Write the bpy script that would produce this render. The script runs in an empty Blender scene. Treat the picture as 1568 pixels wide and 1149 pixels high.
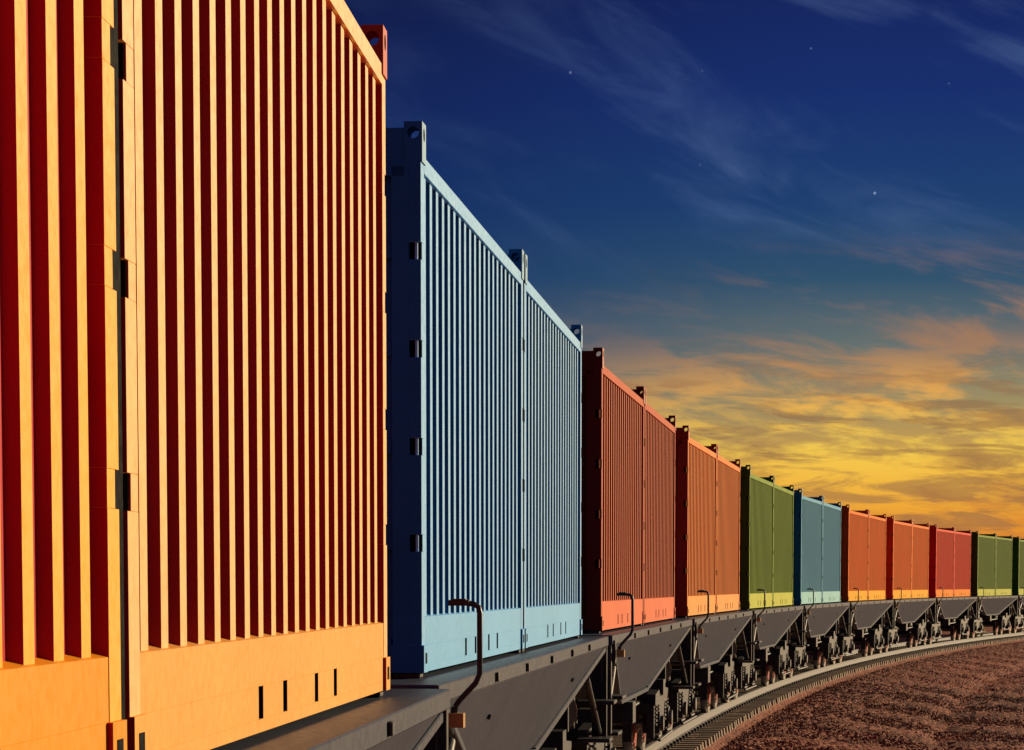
import bpy, math, random
import numpy as np
from mathutils import Vector, Matrix
random.seed(7); rng=np.random.default_rng(5)
scene=bpy.context.scene
scene.view_settings.view_transform='Standard'
try: scene.view_settings.look='None'
except Exception: pass
scene.view_settings.exposure=0

# ------------------------------------------------------------ layout numbers
RAIL_Z=0.55; CAM_Z=RAIL_Z+2.28
CONT_Z=1.836                     # container underside above rail top
R=622.0; TH0=0.0784; X0=-0.454; Y0=15.7
PITCH=14.8; PAIR=12.3
SUN_AZ=math.radians(47); SUN_EL=math.radians(13)

def side(s):
    th=TH0+s/R
    return np.array([X0+R*(math.cos(TH0)-math.cos(th)), Y0+R*(math.sin(th)-math.sin(TH0))]), th
def centre(s,u=0.0):
    p,th=side(s)
    return p+np.array([math.cos(th),-math.sin(th)])*(u-1.22), th

# ------------------------------------------------------------ node helpers
class NT:
    def __init__(s,tree): s.t=tree; s.n=tree.nodes; s.l=tree.links; s.n.clear()
    def node(s,typ,**kw):
        n=s.n.new(typ)
        for k,v in kw.items(): setattr(n,k,v)
        return n
    def put(s,sock,v):
        if hasattr(v,'is_output') or isinstance(v,bpy.types.NodeSocket): s.l.new(v,sock)
        else: sock.default_value=v
    def math(s,op,a,b=0.0,c=None,clamp=False):
        n=s.n.new('ShaderNodeMath'); n.operation=op; n.use_clamp=clamp
        s.put(n.inputs[0],a); s.put(n.inputs[1],b)
        if c is not None: s.put(n.inputs[2],c)
        return n.outputs[0]
    def mapr(s,v,a,b,c=0.0,d=1.0,smooth=True):
        n=s.n.new('ShaderNodeMapRange'); n.interpolation_type='SMOOTHSTEP' if smooth else 'LINEAR'
        s.put(n.inputs[0],v)
        for i,x in enumerate((a,b,c,d)): n.inputs[i+1].default_value=x
        return n.outputs[0]
    def ramp(s,v,stops):
        n=s.n.new('ShaderNodeValToRGB'); s.put(n.inputs[0],v)
        e=n.color_ramp.elements
        while len(e)<len(stops): e.new(0.5)
        for i,(p,c) in enumerate(stops):
            e[i].position=p; e[i].color=(c[0],c[1],c[2],1)
        return n.outputs[0]
    def mix(s,f,a,b,blend='MIX'):
        n=s.n.new('ShaderNodeMix'); n.data_type='RGBA'; n.blend_type=blend
        s.put(n.inputs[0],f)
        for i,v in ((6,a),(7,b)):
            if isinstance(v,tuple) and len(v)==3: v=(*v,1)
            s.put(n.inputs[i],v)
        return n.outputs[2]
    def noise(s,vec,scale,detail=4,rough=.55,dist=0.0):
        n=s.n.new('ShaderNodeTexNoise'); s.put(n.inputs['Vector'],vec)
        n.inputs['Scale'].default_value=scale; n.inputs['Detail'].default_value=detail
        n.inputs['Roughness'].default_value=rough; n.inputs['Distortion'].default_value=dist
        return n.outputs[0]
    def comb(s,x,y,z):
        n=s.n.new('ShaderNodeCombineXYZ')
        s.put(n.inputs[0],x); s.put(n.inputs[1],y); s.put(n.inputs[2],z); return n.outputs[0]

def srgb(h):
    h=h.lstrip('#'); out=[]
    for i in (0,2,4):
        c=int(h[i:i+2],16)/255
        out.append(c/12.92 if c<=.04045 else ((c+.055)/1.055)**2.4)
    return tuple(out)

def new_mat(name):
    m=bpy.data.materials.new(name); m.use_nodes=True
    t=NT(m.node_tree)
    out=t.node('ShaderNodeOutputMaterial'); b=t.node('ShaderNodeBsdfPrincipled')
    t.l.new(b.outputs[0],out.inputs[0])
    return m,t,b

def paint(name,col,col2=None,rough=.5,metal=0.0,spec=.12,dirt=.25,bump=.15,dirtcol=(.05,.035,.03)):
    m,t,b=new_mat(name)
    tc=t.node('ShaderNodeTexCoord'); ob=tc.outputs['Object']
    n1=t.noise(ob,1.1,4,.6); 
    mp=t.node('ShaderNodeMapping'); mp.inputs['Scale'].default_value=(9,9,.5); t.l.new(ob,mp.inputs[0])
    n2=t.noise(mp.outputs[0],1.0,4,.65)
    n3=t.noise(ob,26,3,.7)
    c=t.mix(t.mapr(n1,.35,.7),col,col2 or tuple(x*.8 for x in col))
    d=t.math('MULTIPLY',t.mapr(n2,.5,.8),dirt)
    c=t.mix(d,c,dirtcol)
    d2=t.math('MULTIPLY',t.mapr(n3,.62,.75),dirt)
    c=t.mix(d2,c,dirtcol)
    t.l.new(c,b.inputs['Base Color'])
    t.put(b.inputs['Roughness'],t.mapr(n3,.3,.7,rough-.07,rough+.12,False))
    b.inputs['Metallic'].default_value=metal
    b.inputs['Specular IOR Level'].default_value=spec
    bp=t.node('ShaderNodeBump'); bp.inputs['Strength'].default_value=bump; bp.inputs['Distance'].default_value=.01
    t.l.new(t.math('ADD',n1,t.math('MULTIPLY',n3,.25)),bp.inputs['Height']); t.l.new(bp.outputs[0],b.inputs['Normal'])
    return m

# ------------------------------------------------------------ mesh builder
class MB:
    def __init__(s): s.v=[]; s.f=[]; s.m=[]; s.sm=[]
    def add(s,vs,fs,mat=0,smooth=False):
        o=len(s.v); s.v+= [tuple(v) for v in vs]
        for i,f in enumerate(fs): s.f.append(tuple(i_+o for i_ in f)); s.m.append(mat[i] if isinstance(mat,(list,tuple)) else mat); s.sm.append(smooth)
    def box(s,x0,x1,y0,y1,z0,z1,mat=0,skip=(),ymat=None):
        if x0>x1:x0,x1=x1,x0
        vs=[(x0,y0,z0),(x1,y0,z0),(x1,y1,z0),(x0,y1,z0),(x0,y0,z1),(x1,y0,z1),(x1,y1,z1),(x0,y1,z1)]
        F={'-z':(0,3,2,1),'+z':(4,5,6,7),'-y':(0,1,5,4),'+x':(1,2,6,5),'+y':(2,3,7,6),'-x':(3,0,4,7)}
        ks=[k for k in F if k not in skip]
        s.add(vs,[F[k] for k in ks],[ymat if (ymat is not None and k[1]=='y') else mat for k in ks])
    def hexa(s,vs,mat=0):
        s.add(vs,[(0,3,2,1),(4,5,6,7),(0,1,5,4),(1,2,6,5),(2,3,7,6),(3,0,4,7)],mat)
    def cyl(s,c,axis,r,h,n=16,mat=0,r2=None,caps=True):
        a=Vector(axis).normalized(); t=a.orthogonal().normalized(); b=a.cross(t); c=Vector(c)
        r2=r if r2 is None else r2; vs=[]
        for i in range(n):
            an=2*math.pi*i/n; d=t*math.cos(an)+b*math.sin(an)
            vs.append(c-a*h/2+d*r); vs.append(c+a*h/2+d*r2)
        s.add(vs,[(2*i,(2*i+2)%(2*n),(2*i+3)%(2*n),2*i+1) for i in range(n)],mat,True)
        if caps:
            s.add([vs[2*i] for i in range(n)],[tuple(range(n))[::-1]],mat)
            s.add([vs[2*i+1] for i in range(n)],[tuple(range(n))],mat)
    def tube(s,pts,r,n=10,mat=0):
        pts=[Vector(p) for p in pts]; vs=[]
        up=Vector((0.13,.95,.1)).normalized()
        for i,p in enumerate(pts):
            d=(pts[min(i+1,len(pts)-1)]-pts[max(i-1,0)]).normalized()
            t=d.cross(up).normalized(); b=d.cross(t)
            for k in range(n):
                an=2*math.pi*k/n; vs.append(p+(t*math.cos(an)+b*math.sin(an))*r)
        fs=[(i*n+k,i*n+(k+1)%n,(i+1)*n+(k+1)%n,(i+1)*n+k) for i in range(len(pts)-1) for k in range(n)]
        s.add(vs,fs,mat,True)
        s.add(vs[:n],[tuple(range(n))],mat); s.add(vs[-n:],[tuple(range(n))],mat)
    def holeplate(s,o,u,v,w,h,cu,cv,r,mat=0,n=16):
        o=Vector(o);u=Vector(u);v=Vector(v); vs=[];N=n
        for i in range(N):
            an=2*math.pi*(i+.5)/N; cx,cy=math.cos(an),math.sin(an)
            ts=[]
            if cx>1e-9: ts.append((w-cu)/cx)
            if cx<-1e-9: ts.append((-cu)/cx)
            if cy>1e-9: ts.append((h-cv)/cy)
            if cy<-1e-9: ts.append((-cv)/cy)
            tt=min(ts)
            vs.append(o+u*(cu+cx*r)+v*(cv+cy*r)); vs.append(o+u*(cu+cx*tt)+v*(cv+cy*tt))
        s.add(vs,[(2*i,2*i+1,(2*i+3)%(2*N),(2*i+2)%(2*N)) for i in range(N)],mat)
        for (ca,cb) in ((0,0),(w,0),(w,h),(0,h)):
            an=math.atan2(cb-cv,ca-cu)%(2*math.pi); i=int(math.floor(an/(2*math.pi)*N-.5))%N
            s.add([vs[2*i+1],o+u*ca+v*cb,vs[(2*i+3)%(2*N)]],[(0,1,2)],mat)
    def mesh(s,name,mats):
        me=bpy.data.meshes.new(name); me.from_pydata(s.v,[],s.f)
        for m in mats: me.materials.append(m)
        me.polygons.foreach_set('material_index',s.m); me.polygons.foreach_set('use_smooth',s.sm)
        me.update(); return me

def link(ob,parent=None):
    scene.collection.objects.link(ob)
    if parent is not None: ob.parent=parent
    return ob
def obj(name,me,parent=None): return link(bpy.data.objects.new(name,me),parent)
def bevel(ob,w,seg=1):
    b=ob.modifiers.new('bevel','BEVEL'); b.width=w; b.segments=seg; b.limit_method='ANGLE'; b.angle_limit=math.radians(50)

# ------------------------------------------------------------ container
CL=6.08; HX=1.22; H=2.612
def container_mesh(name,mats):
    # 0 paint, 1 dark interior, 2 steel, 3 darker paint, shade put into colour of recesses and end walls, 4 bottom side rail paint, 5 casting
    b=MB(); y0,y1=-CL/2,CL/2
    PW=.14
    for sx in (1,-1):
        ya,yb=y0+PW,y1-PW; n=20; p=(yb-ya-.04)/n
        y=ya+.02
        prof=[]; mt=[3]
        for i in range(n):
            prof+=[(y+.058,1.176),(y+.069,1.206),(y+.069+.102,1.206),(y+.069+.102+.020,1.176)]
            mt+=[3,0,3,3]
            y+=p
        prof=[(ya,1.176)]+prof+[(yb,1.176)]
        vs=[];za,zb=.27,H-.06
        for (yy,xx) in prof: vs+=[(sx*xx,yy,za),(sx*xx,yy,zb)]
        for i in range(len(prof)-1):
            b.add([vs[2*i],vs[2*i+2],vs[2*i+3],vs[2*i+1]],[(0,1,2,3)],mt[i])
        b.box(sx*1.14,sx*1.15,ya,yb,.05,H-.05,1)
        b.box(sx*1.15,sx*1.221,ya,yb,H-.082,H,0)
        ax0,ax1=sx*1.165,sx*1.218
        b.box(ax0,ax1,ya,yb,0.0,.040,4)
        b.hexa([(sx*1.165,ya,.140),(sx*1.218,ya,.140),(sx*1.218,yb,.140),(sx*1.165,yb,.140),
                (sx*1.165,ya,.300),(sx*1.218,ya,.285),(sx*1.218,yb,.285),(sx*1.165,yb,.300)],4)
        edges=[ya]
        for c in (-.84,-.28,.55,1.12): edges+=[c-.05,c+.05]
        edges.append(yb)
        for i in range(0,len(edges),2): b.box(ax0,ax1,edges[i],edges[i+1],.040,.140,4,ymat=1)
        b.box(sx*1.152,sx*1.164,ya+.01,yb-.01,.01,.25,1)
        for sy in (1,-1):
            ye=sy*CL/2; yi=sy*(CL/2-PW)
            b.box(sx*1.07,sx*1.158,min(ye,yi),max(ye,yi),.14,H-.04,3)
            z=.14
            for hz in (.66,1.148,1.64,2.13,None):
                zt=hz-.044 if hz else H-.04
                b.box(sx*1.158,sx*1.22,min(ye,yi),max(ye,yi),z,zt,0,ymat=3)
                if hz:
                    ye2=sy*(CL/2-.045)
                    b.box(sx*1.158,sx*1.2197,min(ye2,yi),max(ye2,yi),zt+.0005,hz+.0435,0,ymat=3)
                    b.box(sx*1.159,sx*1.214,*sorted((ye2,sy*(CL/2-.038))),zt+.002,hz+.042,1)
                    b.cyl((sx*1.195,sy*(CL/2-.018),hz),(0,0,1),.008,.085,8,0)
                    z=hz+.044
            yc=sy*(CL/2-.165)
            b.box(sx*1.06,sx*1.232,min(ye+sy*.004,yc),max(ye+sy*.004,yc),0.0,.14,4,ymat=3)
            b.box(sx*1.2325,sx*1.234,min(ye-sy*.05,yc+sy*.045),max(ye-sy*.05,yc+sy*.045),.045,.1,1)
            ylo,yhi=min(ye,yc),max(ye,yc); x0,x1=1.135,1.228; zc0,zc1=H-.04,H+.16
            a0,a1=(x0,x1) if sx>0 else (-x1,-x0)
            b.box(a0,a1,ylo,yhi,zc0,zc1,3,skip=('-y','+y','+x' if sx>0 else '-x','+z'))
            w=a1-a0
            for yy in (ylo,yhi): b.holeplate((a0,yy,zc0),(1,0,0),(0,0,1),w,zc1-zc0,w/2,.145,.03,3)
            b.holeplate((sx*x1,ylo,zc0),(0,1,0),(0,0,1),yhi-ylo,zc1-zc0,(yhi-ylo)/2,.14,.034,5)
            b.holeplate((a0,ylo,zc1),(1,0,0),(0,1,0),w,yhi-ylo,w/2,(yhi-ylo)/2,.03,3)
            b.box(a0+.02 if sx>0 else a0+.012,a1-.012 if sx>0 else a1-.02,ylo+.05,yhi-.05,zc0+.02,zc0+.06,1)
    n=24; ya,yb=y0+.06,y1-.06; vs=[];p=(yb-ya)/n;prof=[]
    for i in range(n):
        y=ya+i*p; prof+=[(y,H-.03),(y+p*.35,H-.03),(y+p*.5,H-.012),(y+p*.85,H-.012)]
    for yy,zz in prof: vs+=[(-1.15,yy,zz),(1.15,yy,zz)]
    b.add(vs,[(2*i,2*i+1,2*i+3,2*i+2) for i in range(len(prof)-1)],0)
    b.box(-1.14,1.14,y0+.02,y1-.02,.02,.06,1)
    for sy in (1,-1):
        def yb_(a,c): 
            q=sorted((sy*(CL/2-a),sy*(CL/2-c))); return q
        q=yb_(.01,.09); b.box(-1.135,1.135,q[0],q[1],H-.06,H+.13,3)
        q=yb_(0.0,.11); b.box(-1.135,1.135,q[0],q[1],H-.11,H-.06,3)
        q=yb_(.01,.10); b.box(-1.06,1.06,q[0],q[1],.0,.17,3)
        q=yb_(.05,.08); b.box(-1.07,-.008,q[0],q[1],.17,H-.11,3); b.box(.008,1.07,q[0],q[1],.17,H-.11,3)
        q=yb_(.055,.075); b.box(-.008,.008,q[0],q[1],.17,H-.11,2)
        for x in (-.85,-.3,.3,.85):
            b.cyl((x,sy*(CL/2-.03),1.33),(0,0,1),.017,2.3,8,2)
            for z in (.3,1.0,1.7,2.3):
                q=yb_(.012,.05); b.box(x-.05,x+.05,q[0],q[1],z-.03,z+.03,3)
        for hz in (.66,1.148,1.64,2.13):
            for sx in (1,-1):
                q=yb_(.025,.05); b.box(sx*.93,sx*1.065,q[0],q[1],hz-.035,hz+.035,3)
    return b.mesh(name,mats)

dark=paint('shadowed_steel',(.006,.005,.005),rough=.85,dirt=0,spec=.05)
steel=paint('lock_rod_steel',(.18,.17,.16),rough=.45,metal=.6,dirt=.4)
# flat paint, faded patch, deeper tone painting the shade of recesses / ends, bottom rail, casting
PAL={
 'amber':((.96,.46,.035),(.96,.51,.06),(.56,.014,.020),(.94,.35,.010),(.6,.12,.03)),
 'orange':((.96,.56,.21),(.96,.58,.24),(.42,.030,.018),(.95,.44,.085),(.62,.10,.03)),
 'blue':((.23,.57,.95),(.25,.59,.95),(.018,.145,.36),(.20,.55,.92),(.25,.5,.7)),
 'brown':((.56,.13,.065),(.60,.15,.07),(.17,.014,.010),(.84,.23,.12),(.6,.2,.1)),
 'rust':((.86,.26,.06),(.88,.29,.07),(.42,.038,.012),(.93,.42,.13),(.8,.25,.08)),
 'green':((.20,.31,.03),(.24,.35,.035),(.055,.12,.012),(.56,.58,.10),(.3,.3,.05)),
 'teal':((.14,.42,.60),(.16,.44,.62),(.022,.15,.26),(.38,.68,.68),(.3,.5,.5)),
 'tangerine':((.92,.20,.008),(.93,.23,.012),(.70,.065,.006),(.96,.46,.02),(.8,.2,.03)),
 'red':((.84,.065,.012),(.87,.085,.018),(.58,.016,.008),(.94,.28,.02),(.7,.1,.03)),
}
CM={}
for k,(a,c,g,ap,cs) in PAL.items():
    near=k in('amber','orange','blue'); sp_=.15 if near else .04; ro=.38 if near else .6
    CM[k]=container_mesh(k+'_container_mesh',[paint(k+'_container_paint',a,c,rough=ro,dirt=.10,bump=.06,spec=sp_),dark,steel,
     paint(k+'_shade_paint',g,rough=.5,dirt=.15,bump=.08,spec=.08 if near else .04),
     paint(k+'_side_rail_paint',ap,tuple(x*.93 for x in ap),rough=ro+.05,dirt=.09,bump=.05,spec=sp_*.7,dirtcol=tuple(x*.4 for x in ap)),
     paint(k+'_casting_paint',cs,rough=.5,dirt=.3,bump=.2)])

# ------------------------------------------------------------ wagon parts
hullmat=paint('grey_wagon_paint',(.052,.062,.090),(.064,.073,.098),rough=.40,spec=.10,dirt=.35,bump=.12,dirtcol=(.028,.028,.034))
black=paint('black_underframe_paint',(.018,.020,.026),(.028,.027,.03),rough=.4,spec=.35,dirt=.5,dirtcol=(.035,.024,.018))
wheelm=paint('wheel_steel',(.38,.35,.33),rough=.30,metal=.9,dirt=.35)
redm=paint('bogie_red_paint',(.5,.05,.03),rough=.45,dirt=.4)
tan=paint('lever_bracket_paint',(.55,.3,.1),rough=.5)
WE=7.12
ZD=CONT_Z-.03
def hull_mesh():
    b=MB(); W=1.41
    b.box(-W,W,-WE,WE,ZD-.09,ZD,0)
    tx,ty=1.395,6.75; bx,by=1.09,2.2; z1=ZD-.09; z0=ZD-.80
    b.hexa([(-bx,-by,z0),(bx,-by,z0),(bx,by,z0),(-bx,by,z0),(-tx,-ty,z1),(tx,-ty,z1),(tx,ty,z1),(-tx,ty,z1)],0)
    for sx in (1,-1):
        b.box(sx*1.04,sx*1.13,-by,by,z0-.05,z0-.001,0)
        for sy in (1,-1):
            b.hexa([(sx*(bx-.06),sy*by,z0-.045),(sx*(bx+.035),sy*by,z0-.045),(sx*(tx+.012),sy*ty,z1-.05),(sx*(tx-.1),sy*ty,z1-.05),
                    (sx*(bx-.06),sy*by,z0+.01),(sx*(bx+.035),sy*by,z0+.01),(sx*(tx+.012),sy*ty,z1-.002),(sx*(tx-.1),sy*ty,z1-.002)],0)
        for y in (-6.05,-.15,.15,6.05):
            b.box(sx*1.06,sx*1.20,y-.07,y+.07,ZD+.001,ZD+.028,1)
        for y in (-4.2,-2.1,0,2.1,4.2):
            b.box(sx*1.411,sx*1.43,y-.04,y+.04,ZD-.075,ZD-.02,1)
        for y in (-3.6,3.6):
            b.cyl((sx*1.31,y,ZD-.3),(1,0,-.4),.018,.03,8,1)
    b.box(-.3,.3,-WE,WE,ZD-.55,ZD-.1,1)
    b.box(-1.206,1.206,-.066,.066,ZD+.03,ZD+H+.02,3)      # black box added to paint the gap between the two containers as deep shade
    for sy in (1,-1):
        q=sorted((sy*WE,sy*(WE-.14)))
        b.box(-1.36,1.36,q[0],q[1],ZD-.42,ZD-.091,1)
        for sx in (1,-1):
            q=sorted((sy*(WE+.01),sy*(WE-.10)))
            b.box(sx*1.26,sx*1.40,q[0],q[1],ZD-.95,ZD-.01,1)
            b.tube([(sx*1.33,sy*(WE-.12),ZD-.9),(sx*1.3,sy*(WE-1.5),ZD-.35)],.03,8,1)
            q2=sorted((sy*(WE-.12),sy*(WE-.62)))
            b.box(sx*1.15,sx*1.50,q2[0],q2[1],ZD-.62,ZD-.585,1)
            b.box(sx*1.15,sx*1.46,q2[0],q2[1],ZD-.97,ZD-.935,1)
            b.cyl((sx*.88,sy*(WE+.12),ZD-.72),(0,1,0),.09,.26,14,1)
            b.cyl((sx*.88,sy*(WE+.265),ZD-.72),(0,1,0),.22,.03,18,2)
            b.box(sx*.72,sx*1.04,*sorted((sy*(WE-.14),sy*(WE-.01))),ZD-.9,ZD-.42,1)
        b.box(-.09,.09,*sorted((sy*(WE+.28),sy*(WE-.3))),ZD-.82,ZD-.66,1)
        b.tube([(.5,sy*WE,ZD-.6),(.45,sy*(WE+.12),ZD-.95),(.3,sy*(WE+.25),ZD-1.05)],.03,8,1)
    b.cyl((.6,.9,ZD-.98),(0,1,0),.16,1.0,16,1)
    b.cyl((-.6,-.6,ZD-.98),(0,1,0),.16,1.0,16,1)
    b.tube([(.9,-4,ZD-1.1),(.9,4,ZD-1.05)],.025,8,1)
    b.box(.95,1.2,-1.5,-1.05,ZD-1.1,ZD-.85,1)
    return b.mesh('hull_mesh',[hullmat,black,wheelm,dark])
def bogie_mesh():
    b=MB()
    for y in (-.92,.92):
        b.cyl((0,y,.46),(1,0,0),.08,2.2,12,1)
        for sx in (1,-1):
            b.cyl((sx*.755,y,.46),(1,0,0),.46,.12,32,1)
            b.cyl((sx*.70,y,.46),(1,0,0),.485,.03,32,1)
            b.cyl((sx*.83,y,.46),(1,0,0),.13,.06,16,1)
            b.cyl((sx*.818,y,.46),(1,0,0),.33,.01,24,2)
            b.box(sx*.93,sx*1.16,y-.15,y+.15,.34,.62,0)
            b.cyl((sx*1.18,y,.47),(1,0,0),.10,.05,14,3)
            for dy in (-.24,.24):
                for k in range(6):
                    b.cyl((sx*1.06,y+dy,.46+k*.052),(0,0,1),.075,.028,12,3 if k%2 else 0)
                b.cyl((sx*1.06,y+dy,.6),(0,0,1),.045,.32,10,0)
            b.box(sx*.70,sx*.82,y-.60*(1 if y<0 else -1)-.04,y-.60*(1 if y<0 else -1)+.04,.25,.9,0)
    for sx in (1,-1):
        zt=.92
        P=[(-1.35,.72),(-1.3,zt-.06),(-.6,zt-.02),(-.35,zt-.12),(.35,zt-.12),(.6,zt-.02),(1.3,zt-.06),(1.35,.72),(.55,.70),(.3,.46),(-.3,.46),(-.55,.70)]
        n=len(P); vs=[(sx*1.0,y,z) for y,z in P]+[(sx*1.12,y,z) for y,z in P]
        def q(idx): 
            m=len(idx)
            b.add([vs[i] for i in idx]+[vs[i+n] for i in idx],[tuple(range(m))[::-1],tuple(range(m,2*m))]+[(i,(i+1)%m,(i+1)%m+m,i+m) for i in range(m)],0)
        q([0,11,2,1]); q([11,10,3,2]); q([10,9,4,3]); q([9,8,5,4]); q([8,7,6,5])
        for y in (-.92,.92): b.tube([(sx*1.14,y-.3,.3),(sx*1.14,y+.3,.3)],.022,8,0)
        for y in (-1.28,1.28): b.box(sx*1.0,sx*1.1,y-.05,y+.05,.28,.75,0)
        b.tube([(sx*1.17,-1.3,.26),(sx*1.17,1.3,.26)],.02,8,0)
        b.box(sx*.9,sx*1.15,-.2,.2,.82,1.02,0)
    b.box(-1.1,1.1,-.22,.22,.55,.86,0)
    b.cyl((0,0,.98),(0,0,1),.25,.3,16,0)
    for y in (-1.3,1.3): b.box(-1.05,1.05,y-.05,y+.05,.62,.74,0)
    return b.mesh('bogie_mesh',[black,wheelm,redm,steel])
def lever_mesh():
    b=MB(); x=1.22+.37; zt=CONT_Z+.444-.085
    y=-6.15-.80
    pts=[(x-.12,y,zt-.50),(x-.10,y,zt-.47),(x-.02,y,zt-.385),(x,y,zt-.34),(x,y,zt-.05),(x-.006,y,zt-.018),(x-.03,y,zt-.003),(x-.06,y,zt)]
    b.tube(pts,.014,10,0)
    b.box(x-.15,x-.05,y-.028,y+.028,zt-.012,zt+.016,0)
    b.box(x-.13,x-.065,y-.035,y+.035,zt+.016,zt+.022,0)
    b.box(x-.15,x-.075,y-.05,y+.04,zt-.60,zt-.53,1)
    b.box(x-.30,x-.16,y-.06,y+.05,zt-.66,zt-.44,0)
    b.tube([(x-.12,y,zt-.50),(x-.13,y,zt-.56)],.02,8,0)
    return b.mesh('brake_lever_mesh',[black,tan])
HM,BM,LM=hull_mesh(),bogie_mesh(),lever_mesh()

def place_wagon(far_pt,heading,colours):
    d=np.array([math.sin(heading),math.cos(heading)]); rgt=np.array([math.cos(heading),-math.sin(heading)])
    c=far_pt-d*(PAIR/2)-rgt*1.22
    e=bpy.data.objects.new('container_flat_wagon',None); link(e)
    e.location=(c[0],c[1],RAIL_Z); e.rotation_euler=(0,0,-heading)
    h=obj('hull',HM,e); bevel(h,.006)
    for sy,nm in ((-1,'rear_bogie'),(1,'front_bogie')):
        g=obj(nm,BM,e); g.location=(0,sy*5.0,0)
    obj('brake_lever',LM,e)
    for sy,colour in zip((-1,1),colours):
        o=obj('shipping_container',CM[colour])
        off=sy*3.11
        p=c+d*off
        jx=random.uniform(-.006,.006)
        o.location=(p[0]+jx,p[1],RAIL_Z+CONT_Z); o.rotation_euler=(0,0,-heading+random.uniform(-.0008,.0008))
        bevel(o,.004)
seq={0:'blue',1:'brown',2:'rust',3:'green',4:'teal',5:'tangerine',6:'tangerine',7:'red',8:'green',9:'green',10:'blue',11:'brown',12:'orange',13:'red'}
for k in range(-2,14):
    s0=PITCH*k
    if k==-1: far=np.array([-.53,13.2]); hd=.058
    elif k==-2:
        hd=.05; far=np.array([-.53,13.2])-14.8*np.array([math.sin(.056),math.cos(.056)])
    else:
        a,_=side(s0); f,_=side(s0+PAIR); hd=math.atan2(f[0]-a[0],f[1]-a[1]); far=f
    c=seq.get(k,'red')
    place_wagon(far,hd,('amber','orange') if k==-1 else (c,c))

# ------------------------------------------------------------ track
track=bpy.data.objects.new('railway_track',None); link(track)
railm,t,bb=new_mat('rail_steel')
tc=t.node('ShaderNodeTexCoord'); nn=t.noise(tc.outputs['Object'],3,4,.7)
geo=t.node('ShaderNodeNewGeometry'); sp=t.node('ShaderNodeSeparateXYZ'); t.l.new(geo.outputs['Normal'],sp.inputs[0])
up=t.mapr(sp.outputs[2],.8,.95)
t.l.new(t.mix(up,t.mix(nn,(.08,.05,.04),(.04,.03,.026)),(.5,.47,.44)),bb.inputs['Base Color'])
t.put(bb.inputs['Metallic'],t.math('MULTIPLY',up,.9)); t.put(bb.inputs['Roughness'],t.mapr(up,0,1,.6,.42))
b=MB(); S=np.arange(-30,230,.5)
prof=[(-.075,-.17),(-.075,-.155),(-.012,-.135),(-.012,-.045),(-.036,-.035),(-.036,-.006),(-.028,0),(.028,0),(.036,-.006),(.036,-.035),(.012,-.045),(.012,-.135),(.075,-.155),(.075,-.17)]
for u in (-.755,.755):
    vs=[]
    for s_ in S:
        for pu,pz in prof:
            p,th=centre(s_,u+pu); vs.append((p[0],p[1],RAIL_Z+pz))
    n=len(prof)
    b.add(vs,[(i*n+k,i*n+k+1,(i+1)*n+k+1,(i+1)*n+k) for i in range(len(S)-1) for k in range(n-1)],0)
obj('rails',b.mesh('rails_mesh',[railm]),track)
slm=paint('concrete_sleeper',(.34,.26,.17),(.2,.15,.11),rough=.8,dirt=.45,bump=.4)
b=MB()
for s_ in np.arange(-30,230,.62):
    th=centre(s_)[1]; d=np.array([math.sin(th),math.cos(th)]); r=np.array([math.cos(th),-math.sin(th)])
    def P(u,v,z):
        q=centre(s_)[0]+r*u+d*v; return (q[0],q[1],z)
    z0=RAIL_Z-.42; j=random.uniform(-.012,.012)
    zt=RAIL_Z-.172+random.uniform(-.004,0)
    L=1.30+j
    b.hexa([P(-L,-.14,z0),P(L,-.14,z0),P(L,.14,z0),P(-L,.14,z0),P(-L+.03,-.115,zt),P(L-.03,-.115,zt),P(L-.03,.115,zt),P(-L+.03,.115,zt)],0)
    for u in (-.755,.755):
        for e in (-.11,.11):
            c0=P(u+e,0,0)
            b.cyl((c0[0],c0[1],zt+.025),(0,0,1),.03,.05,8,1)
obj('sleepers',b.mesh('sleepers_mesh',[slm,black]),track)

# ground materials
def gravel(name,c1,c2,c3,scale,bumpd):
    m,t,b=new_mat(name)
    tc=t.node('ShaderNodeTexCoord'); ob=tc.outputs['Object']
    v=t.node('ShaderNodeTexVoronoi'); v.inputs['Scale'].default_value=scale; t.l.new(ob,v.inputs['Vector'])
    sv=t.node('ShaderNodeSeparateColor'); t.l.new(v.outputs['Color'],sv.inputs[0])
    n1=t.noise(ob,.35,4,.6); n2=t.noise(ob,4,4,.7)
    c=t.mix(sv.outputs[0],c1,c2); c=t.mix(t.mapr(n2,.45,.7),c,c3)
    c=t.mix(t.math('MULTIPLY',t.mapr(n1,.4,.65),.6),c,tuple(x*.35 for x in c1))
    t.l.new(c,b.inputs['Base Color']); b.inputs['Roughness'].default_value=.85; b.inputs['Specular IOR Level'].default_value=.12
    bp=t.node('ShaderNodeBump'); bp.inputs['Strength'].default_value=1; bp.inputs['Distance'].default_value=bumpd
    h=t.math('ADD',t.math('MULTIPLY',v.outputs['Distance'],-1.0),n2)
    t.l.new(h,bp.inputs['Height']); t.l.new(bp.outputs[0],b.inputs['Normal'])
    return m
gm=gravel('gravel_ground',(.46,.13,.065),(.28,.08,.045),(.52,.19,.10),9,.10)
bm_=gravel('ballast',(.40,.13,.075),(.18,.068,.045),(.48,.19,.11),14,.07)
def heights(u):
    P=[(-7,-.35),(-3.6,-.05),(-1.75,.25),(-1.3,.36),(1.15,.36),(1.40,.17),(2.2,.12),(4.4,-.08),(4.9,-.24),(5.6,-.17),(9,-.24)]
    return np.interp(u,[p[0] for p in P],[p[1] for p in P])
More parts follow.
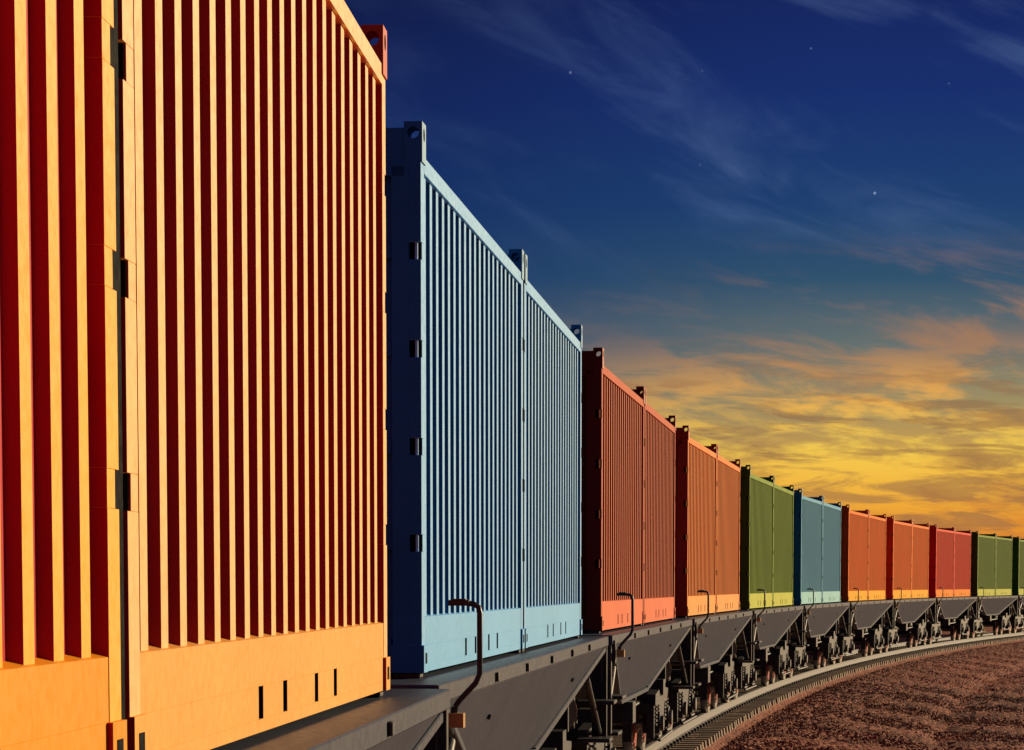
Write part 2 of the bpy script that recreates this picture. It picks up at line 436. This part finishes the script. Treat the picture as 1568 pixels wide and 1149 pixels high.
def sweep(name,u,s,jit,mat):
    th=TH0+s/R
    px=X0+R*(math.cos(TH0)-np.cos(th)); py=Y0+R*(np.sin(th)-math.sin(TH0))
    U,TH=np.meshgrid(u,th); X=px[:,None]+np.cos(TH)*(U-1.22); Y=py[:,None]-np.sin(TH)*(U-1.22)
    Z=heights(U)+rng.normal(0,jit,U.shape)*(np.clip((U-1.4)*2,.3,1))
    Z+= .03*np.sin(X*1.3+Y*.7)*np.clip((U-2)/2,0,1)
    n,m=U.shape; co=np.stack([X,Y,Z],-1).reshape(-1,3)
    idx=np.arange(n*m).reshape(n,m)
    q=np.stack([idx[:-1,:-1],idx[:-1,1:],idx[1:,1:],idx[1:,:-1]],-1).reshape(-1,4)
    me=bpy.data.meshes.new(name+'_mesh'); me.from_pydata(co.tolist(),[],q.tolist()); me.materials.append(mat)
    return obj(name,me)
ob=sweep('ballast_embankment',np.concatenate([np.arange(-7,1.2,.4),np.arange(1.2,9,.13)]),np.arange(-30,230,.3),.020,bm_)
me=bpy.data.meshes.new('ground_mesh'); g=6000
me.from_pydata([(-g,-g,-.22),(g,-g,-.22),(g,g,-.22),(-g,g,-.22)],[],[(0,1,2,3)]); me.materials.append(gm); obj('ground',me)
N=42000
s_=np.concatenate([rng.uniform(15,70,N*2//3),rng.uniform(70,170,N-N*2//3)]); u_=1.42+rng.power(.8,N)*9
th=TH0+s_/R; px=X0+R*(math.cos(TH0)-np.cos(th))+np.cos(th)*(u_-1.22); py=Y0+R*(np.sin(th)-math.sin(TH0))-np.sin(th)*(u_-1.22)
pz=np.maximum(heights(u_),-.22)
base=np.array([[1,0,0],[-1,0,0],[0,1,0],[0,-1,0],[0,0,.7],[0,0,-.7]]); F=np.array([[0,2,4],[2,1,4],[1,3,4],[3,0,4],[2,0,5],[1,2,5],[3,1,5],[0,3,5]])
sz=rng.uniform(.015,.038,N)*np.where(rng.random(N)<.05,1.5,1)
V=base[None]*sz[:,None,None]*rng.uniform(.6,1.4,(N,6,3))
a=rng.uniform(0,6.28,N); ca,sa=np.cos(a)[:,None],np.sin(a)[:,None]
V=np.stack([V[...,0]*ca-V[...,1]*sa,V[...,0]*sa+V[...,1]*ca,V[...,2]+.25*V[...,0]],-1)+np.stack([px,py,pz+.008],-1)[:,None]
FF=(F[None]+(np.arange(N)*6)[:,None,None]).reshape(-1,3)
me=bpy.data.meshes.new('loose_stones_mesh'); me.from_pydata(V.reshape(-1,3).tolist(),[],FF.tolist()); me.materials.append(bm_); obj('loose_stones',me)

# ------------------------------------------------------------ world
w=bpy.data.worlds.new('World'); scene.world=w; w.use_nodes=True
t=NT(w.node_tree)
tc=t.node('ShaderNodeTexCoord'); sp=t.node('ShaderNodeSeparateXYZ'); t.l.new(tc.outputs['Generated'],sp.inputs[0])
x,y,z=sp.outputs
az=t.math('ARCTAN2',x,y); el=z
C=srgb
front=t.ramp(t.math('MULTIPLY',el,4.0,clamp=True),[
 (0.0,C('#c8642a')),(.07,C('#dc862e')),(.15,C('#d09c42')),(.23,C('#a08e60')),(.30,C('#64706e')),(.39,C('#2c506c')),(.48,C('#183d70')),(.62,C('#102b6c')),(.76,C('#0e1f5c')),(1.0,C('#0a1444'))])
leftc=t.ramp(t.math('MULTIPLY',el,4.0,clamp=True),[
 (0.0,C('#7a4a3c')),(.12,C('#6b5850')),(.25,C('#2f4a68')),(.4,C('#113366')),(.6,C('#0c2058')),(.8,C('#080f3c')),(1.0,C('#060b2c'))])
col=t.mix(t.mapr(az,-.08,.12),leftc,front)
def rotvec(a,k1,k2,off):
    ca,sa=math.cos(a),math.sin(a)
    u=t.math('ADD',t.math('MULTIPLY',az,ca),t.math('MULTIPLY',el,sa)); v=t.math('SUBTRACT',t.math('MULTIPLY',el,ca),t.math('MULTIPLY',az,sa))
    return t.comb(t.math('MULTIPLY',u,k1),t.math('MULTIPLY',v,k2),off)
# golden cloud bank: broad masses x finer puffs
nb=t.noise(rotvec(-.12,16,62,1.7),1.0,6,.55,.4)
n1=t.noise(rotvec(-.08,34,150,3.1),1.0,8,.62,.5)
band=t.math('MULTIPLY',t.mapr(el,.008,.03),t.mapr(el,.088,.058))
cm=t.math('ADD',t.math('MULTIPLY',nb,.55),t.math('MULTIPLY',n1,.45))
cl=t.math('MULTIPLY',t.mapr(cm,.43,.56),band)
cl=t.math('MULTIPLY',cl,t.mapr(az,.02,.10,.45,1.0))
gold=t.ramp(t.math('MULTIPLY',el,10.0,clamp=True),[(.0,C('#e07a2c')),(.25,C('#f2aa36')),(.45,C('#f8cf50')),(.6,C('#e8aa50')),(.8,C('#c07c50')),(1.0,C('#7f5c68'))])
col=t.mix(t.math('MULTIPLY',cl,.94),col,gold)
n3=t.noise(rotvec(-.06,24,170,17.0),1.0,7,.62,.5)
dk=t.math('MULTIPLY',t.math('MULTIPLY',t.mapr(n3,.48,.61),t.mapr(el,.004,.02)),.62)
dk=t.math('MULTIPLY',dk,t.mapr(el,.085,.05))
col=t.mix(dk,col,C('#8e6446'))
# faint pink-orange cloud above the bank
n2=t.noise(rotvec(-.2,18,80,9.2),1.0,8,.6,.5)
band2=t.math('MULTIPLY',t.mapr(el,.056,.070),t.mapr(el,.116,.082))
cl2=t.math('MULTIPLY',t.math('MULTIPLY',t.mapr(n2,.46,.70),band2),t.mapr(az,.03,.14,.1,.7))
col=t.mix(cl2,col,C('#ac7c58'))
# thin high wisps
n4=t.noise(rotvec(-.42,12,34,31.0),1.0,7,.58,.7)
n5=t.noise(rotvec(-.38,11,46,52.0),1.0,7,.58,.5)
wsp=t.math('MAXIMUM',t.mapr(n4,.50,.80),t.mapr(n5,.50,.78))
cl3=t.math('MULTIPLY',t.math('MULTIPLY',wsp,t.mapr(el,.085,.12)),.34)
cl3=t.math('MULTIPLY',cl3,t.mapr(az,-.03,.08,.35,1.0))
col=t.mix(cl3,col,C('#5a74a2'))
# stars
v=t.node('ShaderNodeTexVoronoi'); v.inputs['Scale'].default_value=95; t.l.new(tc.outputs['Generated'],v.inputs['Vector'])
sv=t.node('ShaderNodeSeparateColor'); t.l.new(v.outputs['Color'],sv.inputs[0])
st=t.math('MULTIPLY',t.mapr(v.outputs['Distance'],.06,.02),t.mapr(sv.outputs[0],.6,1.0))
st=t.math('MULTIPLY',st,t.mapr(el,.08,.13))
col=t.mix(t.math('MULTIPLY',st,.6),col,(.5,.6,.85))
# dusk sky away from the sunset
back=t.ramp(t.mapr(el,0,1,smooth=False),[(0,(.09,.055,.09)),(.12,(.075,.06,.12)),(.35,(.04,.07,.15)),(1,(.015,.035,.11))])
fac=t.mapr(t.math('MULTIPLY',y,-1.0),-.75,.3)
col=t.mix(fac,col,back)
sd=(math.cos(SUN_EL)*math.sin(SUN_AZ),math.cos(SUN_EL)*math.cos(SUN_AZ),math.sin(SUN_EL))
dn=t.node('ShaderNodeVectorMath',operation='DOT_PRODUCT'); t.l.new(tc.outputs['Generated'],dn.inputs[0]); dn.inputs[1].default_value=sd
glow=t.mapr(dn.outputs['Value'],.90,1.0)
col=t.mix(glow,col,(1.7,.85,.22))
bg=t.node('ShaderNodeBackground'); t.l.new(col,bg.inputs[0]); bg.inputs[1].default_value=1.0
sky=t.node('ShaderNodeTexSky'); sky.sky_type='NISHITA'; sky.sun_disc=False; sky.sun_elevation=SUN_EL; sky.sun_rotation=SUN_AZ
bg2=t.node('ShaderNodeBackground'); t.l.new(sky.outputs[0],bg2.inputs[0]); bg2.inputs[1].default_value=.0008
ad=t.node('ShaderNodeAddShader'); t.l.new(bg.outputs[0],ad.inputs[0]); t.l.new(bg2.outputs[0],ad.inputs[1])
out=t.node('ShaderNodeOutputWorld'); t.l.new(ad.outputs[0],out.inputs[0])

# sun
ld=bpy.data.lights.new('sun','SUN'); ld.energy=5.0; ld.angle=math.radians(.5); ld.color=(1,.81,.53)
so=obj('sun',ld); so.rotation_euler=Vector(sd).to_track_quat('Z','Y').to_euler()

# camera
cd=bpy.data.cameras.new('camera'); cam=obj('camera',cd); cam.location=(0,0,CAM_Z)
F_PX=4700.0; W_PX=1568.0; H_PX=1149.0
cd.sensor_width=36; cd.sensor_fit='HORIZONTAL'; cd.lens=36*F_PX/W_PX
p=math.radians(5.0)
cam.rotation_euler=(math.radians(90)-p,0,0)
hor_off=F_PX*math.tan(p)
cd.shift_y=((897-H_PX/2)+hor_off)/W_PX
cd.clip_start=.05; cd.clip_end=20000
scene.camera=cam
